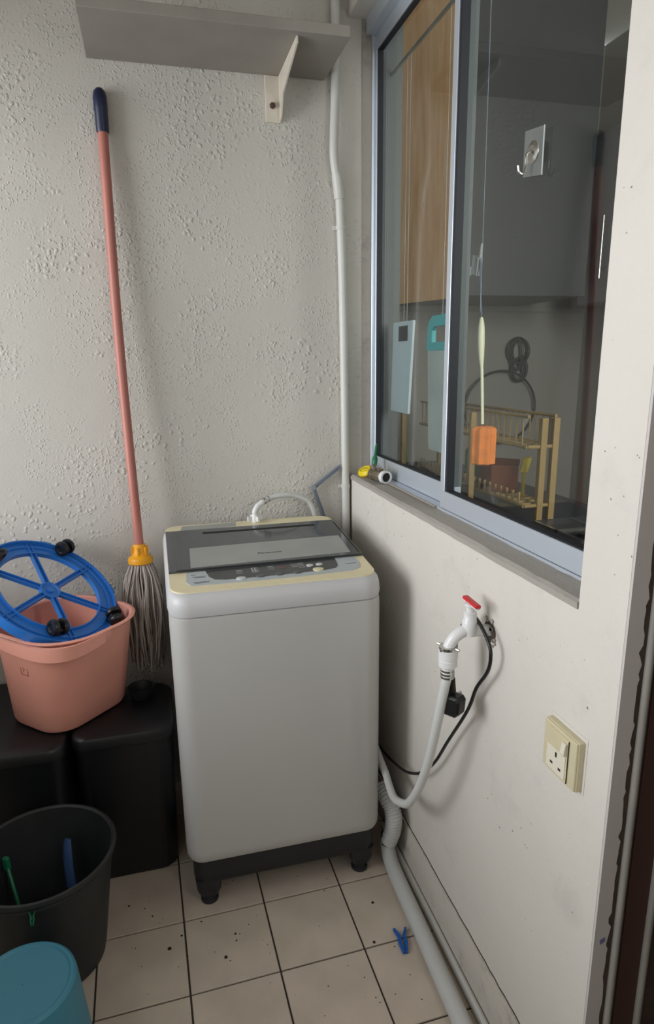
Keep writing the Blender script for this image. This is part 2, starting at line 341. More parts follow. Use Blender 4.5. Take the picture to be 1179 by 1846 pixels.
# door frame and door at the right edge
dr = thing('door_1', (0.07, -1.40, 0.0), 'grey painted door frame with peeling paint and dark maroon door', 'door'); dr['kind'] = 'structure'
def ragged(x0, x1, y, d, amp, step=0.012):
    g_ = MB(); P = []; z = 0.0
    while z < 2.12: P.append((x1 + random.uniform(-amp, amp * .4) * (1.0 if random.random() > .25 else 2.2), z)); z += step * random.uniform(.5, 1.5)
    return g_.prism([(x0, 0.0)] + P + [(x0, 2.12)], y, y + d, 'y')
MB().box(0.0015, 0.15, -1.3085, -1.3055, 0, 2.12).build('frame_core', 'peel', dr)
ragged(0.0, 0.027, -1.3100, 0.0045, 0.0026).build('frame_face', 'grey', dr, label='grey paint skin with a ragged peeling edge')
MB().tube([(0.040, -1.3105, 0.0), (0.040, -1.3105, 2.12)], 0.0062, n=10).build('frame_bead', 'bead', dr, smooth=True)
MB().box(0.052, 0.092, -1.3105, -1.3083, 0, 2.12).build('frame_rebate', 'rust', dr)
MB().tube([(0.098, -1.3115, 0.0), (0.098, -1.3115, 2.12)], 0.0065, n=10).build('frame_bead', 'bead', dr, smooth=True)
MB().box(0.150, 0.185, -2.1, -1.325, 0.005, 2.10).build('door_leaf', 'reddoor', dr, bevel=0.003)
g = MB().prism([(0.010, 0.503), (0.018, 0.507), (0.0195, 0.4985), (0.0115, 0.494)], -1.3106, -1.3098, 'y'); g.build('blue_sticker', 'lilac', dr)

# ------------------------------------------------------------------ washing machine
X0, X1, Y0, Y1 = -0.602, -0.086, -0.580, -0.060
zt = lambda y: 0.868 + 0.08 * (y + 0.578)
wm = thing('washing_machine', ((X0 + X1) / 2, (Y0 + Y1) / 2, 0.0), 'white top-loading washing machine with smoked lid and dark base standing in the corner', 'washing machine')
cxm, cym, hx, hy = (X0 + X1) / 2, (Y0 + Y1) / 2, (X1 - X0) / 2, (Y1 - Y0) / 2
def ring(z, inset, r, fn=None):
    return [(x, y, z if fn is None else fn(y)) for x, y in rrect(cxm, cym, hx - inset, hy - inset, max(r - inset, .003), 8)]
MB().loft([ring(.150, .020, .04), ring(.152, .006, .045), ring(.162, .001, .045), ring(.180, 0, .045), ring(.80, 0, .045), ring(.812, .0015, .045), ring(.8145, .005, .045)]).build('cabinet_body', 'wbody', wm, smooth=True)
MB().loft([ring(.8145, .006, .045), ring(.8165, .001, .05), ring(.83, -.002, .05), ring(0, .0, .05, lambda y: zt(y) - .022), ring(0, .004, .05, lambda y: zt(y) - .009), ring(0, .012, .05, lambda y: zt(y) - .003), ring(0, .022, .05, lambda y: zt(y) - .0015)]).build('top_housing', 'wtop', wm, smooth=True)
def toppoly(poly, h0, h1, name, m, par=wm, bevel=0.0, smooth=False):
    return MB().loft([[(x, y, zt(y) + h) for x, y in poly] for h in (h0, h1)]).build(name, m, par, bevel=bevel, smooth=smooth)
cxx = (X0 + X1) / 2
toppoly([p for p in rrect(cxx, (-.557 + Y1 - .006) / 2, hx - .008, (-.006 + Y1 + .557) / 2, .04, 8)], -.004, .0012, 'top_fascia', 'cream', bevel=0.0)
lidp = [(-.594, -.438), (-.594, -.128), (-.080 - .014, -.128), (-.094, -.428)]
lid = toppoly(lidp, .0012, .0065, 'lid', 'lid', bevel=.0012)
toppoly([(-.540, -.424), (-.535, -.285), (-.118, -.275), (-.122, -.408)], .0062, .0076, 'lid_panel', 'silver', lid)
MB().obox((-.326, -.166, zt(-.166) + .0068), (.165, 0, 0), (0, .005, .0004), (0, 0, .0008)).build('lid_slot', 'hole', lid)
MB().obox((-.335, -.4325, zt(-.4325) + .0066), (.24, .004, 0), (0, .0028, 0), (0, 0, .0012)).build('lid_lip', 'dark', lid)
MB().obox((-.099, -.285, zt(-.285) + .0068), (.0015, 0, 0), (0, .13, .0104), (0, 0, .0006)).build('lid_hinge_line', 'hole', lid)
slope = (0, 1, .08)
text('logo_print', 'Panasonic', .0165, (-.331, -.364, zt(-.364) + .0078), (1, 0.0, 0), slope, 'ink', lid)
cp = toppoly([(-.552, -.440), (-.556, -.500), (-.545, -.523), (-.400, -.528), (-.260, -.526), (-.150, -.520), (-.126, -.505), (-.118, -.480), (-.118, -.430)], .0008, .0022, 'control_panel', 'ctrl')
toppoly([(-.506, -.440), (-.500, -.478), (-.488, -.498), (-.46, -.505), (-.34, -.507), (-.22, -.503), (-.186, -.496), (-.176, -.480), (-.172, -.432)], .0020, .0028, 'display', 'disp', cp)
for (x, y, rx, ry, m_) in [(-.426, -.508, .012, .008, 'btnL'), (-.378, -.504, .011, .008, 'btnD'), (-.332, -.503, .011, .008, 'btnD'), (-.287, -.502, .011, .008, 'btnD'), (-.232, -.497, .014, .010, 'btnC'), (-.247, -.468, .009, .007, 'btnL'), (-.222, -.466, .009, .007, 'btnL')]:
    pts = [(x + rx * math.cos(a * PI / 8), y + ry * math.sin(a * PI / 8)) for a in range(16)]
    MB().loft([[(a, b, zt(b) + .002) for a, b in pts], [(a, b, zt(b) + .0048) for a, b in pts], [(x + (a - x) * .7, y + (b - y) * .7, zt(b) + .0056) for a, b in pts]]).build('button', m_, cp, smooth=True)
g = MB(); g2 = MB()
for (x, y, n_) in [(-.425, -.470, 3), (-.385, -.462, 4), (-.345, -.462, 3), (-.268, -.458, 4), (-.285, -.460, 3)]:
    for k in range(n_): g.obox((x, y + .012 - k * .009, zt(y + .012 - k * .009) + .003), (.008, 0, 0), (0, .0011, 0), (0, 0, .0002))
for x in (-.322, -.312): g2.obox((x, -.462, zt(-.462) + .003), (.0035, 0, 0), (0, .007, .0005), (0, 0, .0002))
for k in range(2): g.obox((-.385 - k * .008, -.462, zt(-.462) + .0031), (.0012, 0, 0), (0, .014, .001), (0, 0, .0002))
g.build('panel_print', 'inklight', cp, kind='stuff'); g2.build('panel_print', 'inkred', cp, kind='stuff')
g = MB()
for (x, y, l_) in [(-.540, -.460, .006), (-.528, -.472, .016), (-.526, -.478, .013), (-.524, -.505, .020), (-.524, -.511, .017), (-.145, -.475, .014)]: g.obox((x + .004, y, zt(y) + .0023), (l_, 0, 0), (0, .0012, 0), (0, 0, .0002))
g.build('panel_print', 'ink', cp, kind='stuff')
toppoly([(-.552, -.118), (-.545, -.078), (-.385, -.072), (-.390, -.110)], .0011, .0018, 'warning_label', 'silver')
g = MB()
for k in range(4): g.obox((-.52 + k * .012, -.084 - k * .008, zt(-.09) + .0019 - k * .0006), (.014, 0, 0), (0, .0016, 0), (0, 0, .0002)).obox((-.44 + k * .006, -.082 - k * .008, zt(-.09) + .002 - k * .0006), (.022, 0, 0), (0, .001, 0), (0, 0, .0002))
g.build('label_print', 'ink', wm, kind='stuff')
# dark base with four feet
b = MB(); bp = [(x, y) for x, y in rrect(cxm, cym, hx - .014, hy - .014, .035, 5)]
b.loft([[(x, y, .158) for x, y in bp], [(x, y, .085) for x, y in bp], [(cxm + (x - cxm) * .97, cym + (y - cym) * .97, .075) for x, y in bp]]).build('base_skirt', 'dark', wm, smooth=True)
for sx in (-1, 1):
    for sy in (-1, 1):
        x, y = cxm + sx * (hx - .050), cym + sy * (hy - .050)
        MB().loft([[(a, b_, z) for a, b_ in rrect(x, y, h_, h_, h_ * .4, 3)] for z, h_ in ((.085, .034), (.050, .031), (.030, .024))]).lathe([(.019, .034), (.019, .012), (.023, .010), (.023, .002), (.020, 0)], (x, y, 0), n=16).build('foot', 'dark', wm, smooth=True)
# inlet fitting on the back edge of the top
g = MB().lathe([(.012, .0), (.012, .020), (.010, .024)], (-.326, -.078, zt(-.078)), n=16)
for a in (20, 110, 200, 290):
    c_, s_ = math.cos(math.radians(a)), math.sin(math.radians(a)); g.obox((-.326 + .016 * c_, -.078 + .016 * s_, zt(-.078) + .012), (.009 * c_, .009 * s_, 0), (-.003 * s_, .003 * c_, 0), (0, 0, .007))
g.build('inlet_nut', 'tap', wm, smooth=True)

# inlet hose: from the top of the machine, over its back edge
hs = thing('inlet_hose', (-.22, -.05, .90), 'white water hose with elbow arching over the back of the washing machine', 'hose')
pz = zt(-.078) + .024
P = cr([(-.326, -.078, pz), (-.325, -.078, pz + .010), (-.316, -.075, pz + .024), (-.300, -.070, pz + .034)], 6); MB().tube(P, .0085, n=12).build('elbow', 'tap', hs, smooth=True)
P = cr([(-.300, -.070, pz + .034), (-.27, -.060, pz + .045), (-.22, -.050, pz + .048), (-.175, -.040, pz + .036), (-.14, -.034, pz + .008), (-.12, -.030, .86), (-.115, -.030, .70)], 8); MB().tube(P, .0078, n=12).build('hose_tube', 'hose', hs, smooth=True)
MB().tube([P[1], P[3]], .0105, n=14).tube([P[5], P[6]], .0098, n=14).build('hose_clamp', 'chrome', hs, smooth=True)

# bent metal strip leaning behind the machine
def channel(name, p0, p1, par, wd=.0065):
    p0, p1 = Vector(p0), Vector(p1); d = (p1 - p0).normalized(); n_ = d.cross(Vector((0, 1, 0))).normalized(); c = (p0 + p1) / 2; h = (p1 - p0) / 2
    g_ = MB().obox(c + Vector((0, .003, 0)), h, n_ * wd, (0, .001, 0))
    for s_ in (-1, 1): g_.obox(c + n_ * s_ * (wd - .0012), h, n_ * .0012, (0, .004, 0))
    return g_.build(name, 'steel', par, bevel=.0004, seg=1)
ms_ = thing('metal_strip', (-.10, -.016, .86), 'bent blue-grey metal channel strip leaning on the back wall behind the machine', 'metal strip')
channel('strip_arm', (-.127, -.016, .990), (-.036, -.016, 1.055), ms_); channel('strip_arm', (-.127, -.018, .994), (-.078, -.018, .845), ms_)
MB().lathe([(.008, 0), (.008, .004)], (-.127, -.025, .992), (0, 1, 0), n=12).build('strip_joint', 'steel', ms_)

# ------------------------------------------------------------------ conduit pipe in the corner
cp_ = thing('wall_conduit', (-.03, -.02, 0.3), 'thin white pipe running up the back wall in the corner', 'pipe')
P = cr([(-.015, -.014, .35), (-.018, -.014, .85), (-.021, -.014, 1.30), (-.025, -.014, 1.62), (-.031, -.015, 1.80), (-.035, -.016, 1.86), (-.049, -.022, 1.935), (-.050, -.026, 2.00), (-.045, -.024, 2.11), (-.042, -.022, 2.30), (-.042, -.022, 2.80)], 8)
MB().tube(P, .0125, n=16).build('pipe_run', 'pvc', cp_, smooth=True)
MB().tube(cr([(-.0335, -.016, 1.835), (-.0355, -.016, 1.860), (-.0415, -.019, 1.900)], 4), .0150, n=16).build('pipe_socket', 'pvc', cp_, smooth=True)
for z, x in ((1.76, -.0295), (.99, -.019)): MB().lathe([(.0145, -.006), (.0145, .006)], (x, -.014, z), n=16).box(x - .021, x - .012, -.006, 0, z - .006, z + .006).build('pipe_clip', 'pvc', cp_, smooth=False)

# ------------------------------------------------------------------ shelf on brackets above
br = thing('shelf_bracket', (-.205, 0, 2.02), 'off-white steel wall bracket with a rusty bolt at the top of the back wall', 'bracket', )
MB().box(-.240, -.198, -.006, 0, 2.025, 2.14).build('wall_plate', 'bracket', br, bevel=.001, seg=1)
g = MB().prism([(-.006, 2.028), (-.006, 2.14), (-.24, 2.14), (-.24, 2.125), (-.05, 2.08), (-.022, 2.035)], -.201, -.197, 'x'); g.build('gusset', 'bracket', br)
MB().lathe([(.0085, .0), (.0085, .004), (.006, .009)], (-.220, -.006, 2.066), (0, -1, 0), n=6).build('bolt', 'rust', br)
tag(MB().box(-.70, -.070, -.26, -.001, 2.1405, 2.165).build('wall_shelf', 'shelf', bevel=.002), 'grey shelf board carried by steel brackets high on the back wall', 'shelf')

# ------------------------------------------------------------------ mop
mp_ = thing('string_mop', (-.675, -.06, .46), 'string mop with dusty pink pole and yellow socket leaning on the back wall', 'mop')
top_, bot_ = Vector((-.674, -.020, 1.985)), Vector((-.671, -.075, .872))
d_ = (top_ - bot_).normalized()
mid_ = (top_ + bot_) / 2 + Vector((-.006, 0, 0))
MB().tube(cr([bot_ - d_ * .02, mid_, top_], 10), .0132, n=16).build('pole', 'pole', mp_, smooth=True)
MB().lathe([(.0150, 0), (.0165, .004), (.0165, .050), (.0175, .053), (.0175, .082), (.015, .096), (.008, .104)], top_ - d_ * .02, d_, n=18).build('grip_cap', 'navy', mp_, smooth=True)
sk = bot_ - d_ * .005
so = MB().lathe([(.0165, .0), (.0175, -.006), (.019, -.022), (.026, -.036), (.034, -.040), (.036, -.046), (.036, -.056), (.030, -.060)], sk, d_, n=28).build('mop_socket', 'yellow', mp_, smooth=True)
g = MB()
for k in range(6):
    a = k * PI / 3 + .3; c_ = Vector((math.cos(a), math.sin(a), 0)); t_ = Vector((-c_.y, c_.x, 0)); g.obox(sk - d_ * .026 + c_ * .021, c_ * .004, t_ * .0022, d_ * .018)
g.build('socket_rib', 'yellow', so)
hb = sk - d_ * .056
def strands(n, m_, seed):
    rnd = random.Random(seed); g_ = MB()
    for k in range(n):
        a = rnd.uniform(0, 2 * PI); rr = rnd.uniform(.2, 1) ** .5
        p = hb + Vector((.030 * rr * math.cos(a), .026 * rr * math.sin(a), 0)); L_ = rnd.uniform(.24, .345)
        sx = .056 * rr * math.cos(a) + rnd.uniform(-.008, .008); sy = .036 * rr * math.sin(a) + rnd.uniform(-.006, .006); q = [p]
        for i in range(1, 9):
            t = i / 8; sp = min(1, t * 3.2) ** .7
            q.append(Vector((hb.x + .030 * rr * math.cos(a) * (1 - sp) + sx * sp * (1 - .30 * max(0, t - .45)) - .006 * t + .0035 * math.sin(9 * t + a * 5) , min(hb.y + .026 * rr * math.sin(a) * (1 - sp) + sy * sp, -.012) + .002 * math.sin(7 * t + a * 3), hb.z - L_ * t)))
        g_.tube(q, [.0019] * 8 + [.0012], n=5)
    return g_.build('mop_yarn', m_, mp_, smooth=True, kind='stuff')
strands(190, 'yarnl', 3); strands(150, 'yarnd', 4)

# ------------------------------------------------------------------ black bins
def bin_(x0, x1, y0, y1, h, label):
    t = thing('storage_bin', ((x0 + x1) / 2, (y0 + y1) / 2, 0), label, 'bin', 'black plastic bins on the floor'); cx_, cy_, a, b_ = (x0 + x1) / 2, (y0 + y1) / 2, (x1 - x0) / 2, (y1 - y0) / 2
    R = lambda z, i: [(x, y, z) for x, y in rrect(cx_, cy_, a - i, b_ - i, .045, 7)]
    MB().loft([R(0, .018), R(.006, .014), R(h - .035, .003)]).build('bin_body', 'black', t, smooth=True)
    MB().loft([R(h - .036, .001), R(h - .034, -.001), R(h - .012, -.001), R(h - .004, .003), R(h, .012)]).build('bin_lid', 'black', t, smooth=True)
    return t
bin_(-.872, -.612, -.405, -.13, .447, 'black lidded plastic bin between the washing machine and the left bin')
bin_(-1.32, -.882, -.430, -.006, .447, 'wide black lidded plastic bin at the left edge under the pink bucket')
rg = MB(); rg.lathe([(.026, 0), (.030, .004), (.036, .030), (.038, .034), (.035, .033), (.028, .006), (.001, .005)], (-.695, -.215, .4475), n=28, cap=False)
tag(rg.build('small_cup', 'blackb', smooth=True), 'small dark grey cup on the black bin beside the washing machine', 'cup')

# ------------------------------------------------------------------ pink bucket
e1, e2 = Vector((.695, .719, 0)), Vector((-.719, .695, 0))
ZB, ZR = .4485, .722
pb = thing('pink_bucket', (-.86, -.19, ZB), 'pink plastic mop bucket with lip handle standing on the black bins', 'bucket')
def bring(t, grow=0.0, dz=0.0):   # t from 0 bottom to 1 rim
    a0, a1 = -.905 + t * (-.022), -.638 + t * .013; b0, b1 = .372 - t * .067, .600 + t * .026
    r = .075 + .040 * t; out = []
    for a, b_ in rrect((a0 + a1) / 2, (b0 + b1) / 2, (a1 - a0) / 2 + grow, (b1 - b0) / 2 + grow, r + grow, 8):
        v = e1 * a + e2 * b_; out.append((v.x, min(v.y, -.004), ZB + (ZR - ZB) * t + dz))
    return out
MB().loft([bring(0, -.012), bring(.01, -.004), bring(.05), bring(.25), bring(.5), bring(.75), bring(.975)][0:] + [bring(.975, .009), bring(.992, .011), bring(1.0, .006), bring(1.0, 0), bring(.985, -.004), bring(.5, -.004), bring(.06, -.004), bring(.03, -.014)], cap=True).build('bucket_shell', 'pink', pb, smooth=True)
# lip handle on the front: a shallow ledge hanging below the rim
P = [e1 * a + e2 * b_ for a, b_ in ((-.937, .56), (-.940, .46), (-.936, .38), (-.918, .330), (-.880, .300), (-.82, .295), (-.77, .297))]
lipc = cr([(p.x, p.y, ZR - .020) for p in P], 5); g = MB(); rings = []
for i, p in enumerate(lipc):
    k = math.sin(PI * i / (len(lipc) - 1)) ** .35; o_ = Vector((-.35, -.93, 0)) * .010 * k
    rings.append([p + Vector((0, 0, .017)), p + o_ + Vector((0, 0, .017)), p + o_ * 1.3 + Vector((0, 0, -.017 * k)), p + Vector((0, 0, -.017 * k - .001)) - o_ * .6])
g.loft(rings).build('handle_lip', 'pink', pb, smooth=True)
g = MB(); n0 = -e1; c0 = e1 * -.9195 + e2 * .455 + Vector((0, 0, .632)); u = -e2
for du, dz, w_, h_ in ((-.013, 0, .0012, .013), (.013, 0, .0012, .013), (0, .013, .013, .0012), (0, -.013, .013, .0012), (0, .003, .006, .0012), (-.003, 0, .0012, .006)):
    g.obox(c0 + u * du + Vector((0, 0, dz)), u * w_, n0 * .0008, Vector((0, 0, h_)))
g.build('moulded_mark', 'pole', pb)

# ------------------------------------------------------------------ blue plant caddy
hub = Vector((-.908, -.21, .790)); a1_ = Vector((.83932, 0, -.54364)); a2_ = Vector((.18716, .93887, .28896)); an = Vector((.51041, -.34427, .78801))
pc = thing('plant_caddy', hub - Vector((0, 0, .1)), 'round blue six-spoke plant caddy with black casters lying in the pink bucket', 'plant caddy')
def cpnt(r, deg, h=0.0): a = math.radians(deg); return hub + (a1_ * math.cos(a) + a2_ * math.sin(a)) * r + an * h
n = 72; prof = [(.136, -.004), (.136, .010), (.139, .010), (.141, .002), (.160, .002), (.162, .007), (.165, .007), (.167, .002), (.178, .002), (.180, .012), (.184, .012), (.184, -.016), (.181, -.016), (.180, -.004)]
MB().loft([[cpnt(r, k * 360 / n, h) for k in range(n)] for r, h in prof], cap=False, closed=True).build('outer_ring', 'blue', pc, smooth=True)
for k in range(6):
    a = 8 - 60 * k; u = (cpnt(1, a) - hub); v = an.cross(u); g = MB(); c_ = hub + u * .083
    g.obox(c_, u * .055, v * .0075, an * .002)
    for s_ in (-1, 1): g.obox(c_ + v * s_ * .006 + an * .004, u * .056, v * .0014, an * .005)
    for s_ in (-1, 1): g.obox(hub + u * .158 + v * s_ * .006 + an * .004, u * .021, v * .0011, an * .003)
    g.build('spoke', 'blue', pc)
MB().lathe([(.028, -.003), (.028, .008), (.024, .009), (.020, .004), (.010, .004), (.009, .010), (.001, .010)], hub, an, n=24).build('hub', 'blue', pc, smooth=True)
for a in (36, 110):
    u = cpnt(1, a) - hub; v = an.cross(u); MB().obox(hub + u * .188, u * .006, v * .012, an * .007).obox(hub + u * .188 + v * .018, u * .005, v * .003, an * .008).build('clip_tab', 'blue', pc, bevel=.0012, seg=1)
def caster(r, deg, h, spin):
    c_ = cpnt(r, deg, h); u = cpnt(1, deg + spin) - hub; ax = an.cross(u).normalized()
    b_ = MB().lathe([(.011, -h), (.011, -.012)], c_, an, n=12).obox(c_ + an * -.006, u * .016, ax * .007, an * .012).build('caster', 'caster', pc, bevel=.002, seg=1)
    for s_ in (-1, 1):
        MB().lathe([(.010, 0), (.0205, .001), (.022, .004), (.022, .010), (.019, .014), (.012, .015), (.009, .012), (.001, .012)], c_ + ax * s_ * .006, ax * s_, n=24).build('caster_wheel', 'caster', b_, smooth=True)
caster(.170, 96, .026, 60); caster(.182, -4, .026, 40); caster(.150, -68, .026, 20); caster(.165, 172, .026, 80)

# ------------------------------------------------------------------ black waste bucket in front
C0 = (-.925, -.605); bk = thing('black_bucket', (C0[0], C0[1], 0), 'open black plastic waste bucket standing on the tiles at the lower left', 'bucket')
MB().lathe([(.108, .0), (.114, .002), (.118, .02), (.155, .285), (.163, .287), (.165, .293), (.163, .299), (.158, .300), (.153, .296), (.115, .022), (.108, .010), (.001, .009)], (C0[0], C0[1], 0), n=64, cap=False).build('bucket_shell', 'blackb', bk, smooth=True)
MB().lathe([(.1535, .268), (.1555, .270), (.1560, .274), (.1545, .277)], (C0[0], C0[1], 0), n=64, cap=False).build('rim_bead', 'blackb', bk, smooth=True)
sb = thing('scrubbing_brush', (-.86, -.55, .03), 'blue long-handled plastic brush standing inside the black bucket', 'brush')
P = cr([(-.852, -.605, .075), (-.872, -.570, .11), (-.884, -.540, .17), (-.886, -.520, .222), (-.884, -.512, .245)], 6); MB().tube(P, [.0095 + .0045 * math.sin(PI * i / (len(P) - 1)) for i in range(len(P))], n=12, flat=.55).build('brush_handle', 'bluebr', sb, smooth=True)
MB().obox((-.845, -.612, .062), (.034, .012, .004), (-.007, .020, 0), (0, 0, .010)).build('brush_head', 'bluebr', sb, bevel=.004)
g = MB()
for k in range(40):
    x, y = random.uniform(-.028, .028), random.uniform(-.014, .014); g.tube([(-.845 + x, -.612 + y, .055), (-.845 + x * 1.1, -.612 + y * 1.1, .0105)], .0012, n=4)
g.build('bristles', 'navy', sb, kind='stuff')
def peg(name, c, u, v, m_, label, sz=1.0, wdir=None):
    c, u, v = Vector(c), Vector(u).normalized(), Vector(v).normalized(); w_ = u.cross(v).normalized()
    t = thing(name, c, label, 'clothes peg', 'plastic clothes pegs')
    for s_ in (-1, 1):   # two jaws in a V, each of width along w_
        P_ = [c + u * (-.034 * sz) + v * s_ * .0035 * sz, c + v * s_ * .0075 * sz - u * .006 * sz, c + u * .012 * sz + v * s_ * .006 * sz, c + u * .034 * sz + v * s_ * .0145 * sz]
        th = [.003, .0042, .0038, .0026]; rings_ = []
        for p_, h_ in zip(P_, th): rings_.append([p_ + v * h_ * sz + w_ * .0045 * sz, p_ - v * h_ * sz + w_ * .0045 * sz, p_ - v * h_ * sz - w_ * .0045 * sz, p_ + v * h_ * sz - w_ * .0045 * sz])
        MB().loft(rings_).build('peg_arm', m_, t, bevel=.0006, seg=1)
    MB().tube([c + w_ * (k * .0035 * sz) + (u * math.cos(k * 1.3) + v * math.sin(k * 1.3)) * .0036 * sz for k in [x * .4 - 1.6 for x in range(9)]], .0009 * sz, n=6).build('peg_spring', 'chrome', t)
    return t
peg('clothes_peg', (-.108, -.793, .0055), (.15, 1, 0), (1, -.15, 0), 'peg', 'blue plastic clothes peg lying on the tiles beside the drain hose')
peg('clothes_peg', (-.922, -.770, .268), (.05, .23, .97), (1, 0, 0), 'green', 'small green clothes peg clipped to the outside of the black bucket', .42)
gs = thing('green_stick', (-.97, -.60, .012), 'green plastic stick leaning inside the black bucket', 'stick')
MB().tube(cr([(-.965, -.640, .0155), (-.990, -.590, .11), (-1.020, -.535, .215)], 6), .0045, n=8).build('stick_shaft', 'green', gs, smooth=True)
MB().obox((-1.022, -.531, .222), (.006, -.004, 0), (.003, .004, .001), (-.002, .004, .014)).build('stick_tip', 'green', gs, bevel=.0015)
# teal basin below the bucket
tb = thing('teal_pail', (-.92, -.905, 0), 'upturned teal plastic pail on the floor in front of the black bucket', 'pail')
MB().lathe([(.122, .0), (.122, .006), (.117, .008), (.098, .235), (.096, .246), (.091, .250), (.086, .250), (.083, .247), (.001, .247)], (-.920, -.905, 0), n=56, cap=False).build('pail_shell', 'teal', tb, smooth=True)

# ------------------------------------------------------------------ tap, hose, plug
tp = thing('wall_tap', (0, -.937, .869), 'white plastic wall tap with red lever handle below the window', 'tap')
MB().tube([(.0, -.937, .869), (-.036, -.937, .871)], .0115, n=18).lathe([(.0140, -.012), (.0155, .002), (.0155, .018), (.0125, .022), (.0125, .034), (.0100, .036)], (-.040, -.937, .876), n=20).tube(cr([(-.036, -.937, .873), (-.052, -.936, .872), (-.068, -.934, .862), (-.078, -.932, .846), (-.080, -.932, .838)], 6), .0118, n=18).build('tap_body', 'tap', tp, smooth=True)
MB().lathe([(.0085, 0), (.0085, .010), (.0115, .012), (.0115, .018), (.006, .020)], (-.040, -.937, .911), n=16).build('tap_bonnet', 'tap', tp, smooth=True)
hd = MB().obox((-.040, -.940, .932), (.0060, .0, 0), (0, .028, .001), (0, 0, .0035)); hd.build('tap_handle', 'red', tp, bevel=.0022)
MB().obox((-.040, -.940, .9275), (.0050, .0, 0), (0, .0265, .001), (0, 0, .0016)).build('handle_underside', 'tap', tp, bevel=.001)
g = MB()   # broken plaster round the pipe
rnd = random.Random(5); g.add([(-.0006, -.944 + .021 * rnd.uniform(.75, 1.2) * math.cos(k * PI / 8), .868 + .019 * rnd.uniform(.75, 1.2) * math.sin(k * PI / 8)) for k in range(16)] + [(.0, -.944 + .023 * math.cos(k * PI / 8), .868 + .021 * math.sin(k * PI / 8)) for k in range(16)], [tuple(range(16))] + [(k, (k + 1) % 16, 16 + (k + 1) % 16, 16 + k) for k in range(16)])
for _ in range(16): y, z = rnd.gauss(-.946, .012), rnd.gauss(.868, .010); g.obox((-.0015, y, z), (.0022, 0, 0), (0, rnd.uniform(.002, .005), rnd.uniform(-.002, .002)), (0, rnd.uniform(-.002, .002), rnd.uniform(.002, .004)), 1)
st(g.build('trim_2', ['peel', 'cement']))
hz = thing('supply_hose', (-.09, -.80, .25), 'white water hose hanging from the tap down behind the washing machine', 'hose')
MB().lathe([(.0165, .0), (.0190, -.002), (.0190, -.020), (.0165, -.022), (.0185, -.024), (.0185, -.036), (.0130, -.040), (.0125, -.056), (.0105, -.060)], (-.081, -.932, .838), (.0, 0, 1), n=24).build('hose_connector', 'tap', hz, smooth=True)
MB().lathe([(.0182, -.003), (.0182, .003)], (-.081, -.932, .840), n=24).build('clamp_ring', 'chrome', hz)
for a in (30, 120, 210, 300):
    c_ = Vector((math.cos(math.radians(a)), math.sin(math.radians(a)), 0)); MB().tube([Vector((-.081, -.932, .841)) + c_ * .016, Vector((-.081, -.932, .841)) + c_ * .025], .0028, n=8).build('clamp_screw', 'chrome', hz)
MB().lathe([(.0135, -.0475), (.0135, -.0435)], (-.081, -.932, .838), n=18).lathe([(.0140, -.0545), (.0140, -.0505)], (-.081, -.932, .838), n=18).lathe([(.0135, -.0615), (.0135, -.0575)], (-.081, -.932, .838), n=18).build('hose_clamp', 'chrome', hz)
P = cr([(-.081, -.932, .780), (-.086, -.930, .750), (-.091, -.915, .670), (-.090, -.875, .554), (-.090, -.825, .451), (-.092, -.775, .378), (-.094, -.730, .346), (-.090, -.670, .318), (-.078, -.600, .308), (-.072, -.560, .310), (-.070, -.48, .33), (-.070, -.30, .40), (-.060, -.06, .50)], 8)
MB().tube(P, .0098, n=16).build('hose_tube', 'hose', hz, smooth=True)
pg = thing('power_cord', (-.05, -.8, .3), 'black power cord with a three-pin plug looped behind the wall tap', 'power cord')
P = cr([(-.066, -.925, .765), (-.063, -.918, .800), (-.052, -.912, .850), (-.040, -.912, .878), (-.0285, -.920, .8965), (-.028, -.943, .895), (-.028, -.970, .883), (-.027, -.993, .863), (-.027, -.999, .843), (-.026, -.994, .820), (-.025, -.979, .795), (-.026, -.948, .752), (-.024, -.912, .683), (-.024, -.829, .562), (-.024, -.763, .465), (-.030, -.70, .396), (-.034, -.62, .345), (-.040, -.55, .325), (-.045, -.45, .31), (-.05, -.3, .32)], 6)
MB().tube(P, .0036, n=10).build('cord', 'cord', pg, smooth=True)
MB().tube([(-.066, -.925, .770), (-.0665, -.926, .741)], [.0050, .0078], n=12).build('strain_relief', 'cord', pg, smooth=True)
c_ = Vector((-.0675, -.928, .716)); uu = Vector((.55, -.83, 0)).normalized(); vv = Vector((.83, .55, 0)).normalized()
pl = [(-.020, .022), (.020, .022), (.026, .014), (.024, -.014), (.014, -.026), (-.014, -.026), (-.024, -.014), (-.026, .014)]
MB().loft([[c_ + uu * a * s_ + Vector((0, 0, b_ * s_)) + vv * h for a, b_ in pl] for h, s_ in ((-.014, .72), (-.010, .93), (.006, 1.0), (.012, .95))]).build('plug_body', 'cord', pg, smooth=False, bevel=.001)
for a, b_, l_ in ((0, .010, .022), (-.011, -.010, .017), (.011, -.010, .017)):
    MB().obox(c_ + uu * a + Vector((0, 0, b_)) + vv * (.012 + l_ / 2), uu * .0022, Vector((0, 0, .0030)), vv * l_ / 2).build('plug_pin', 'chrome', pg)

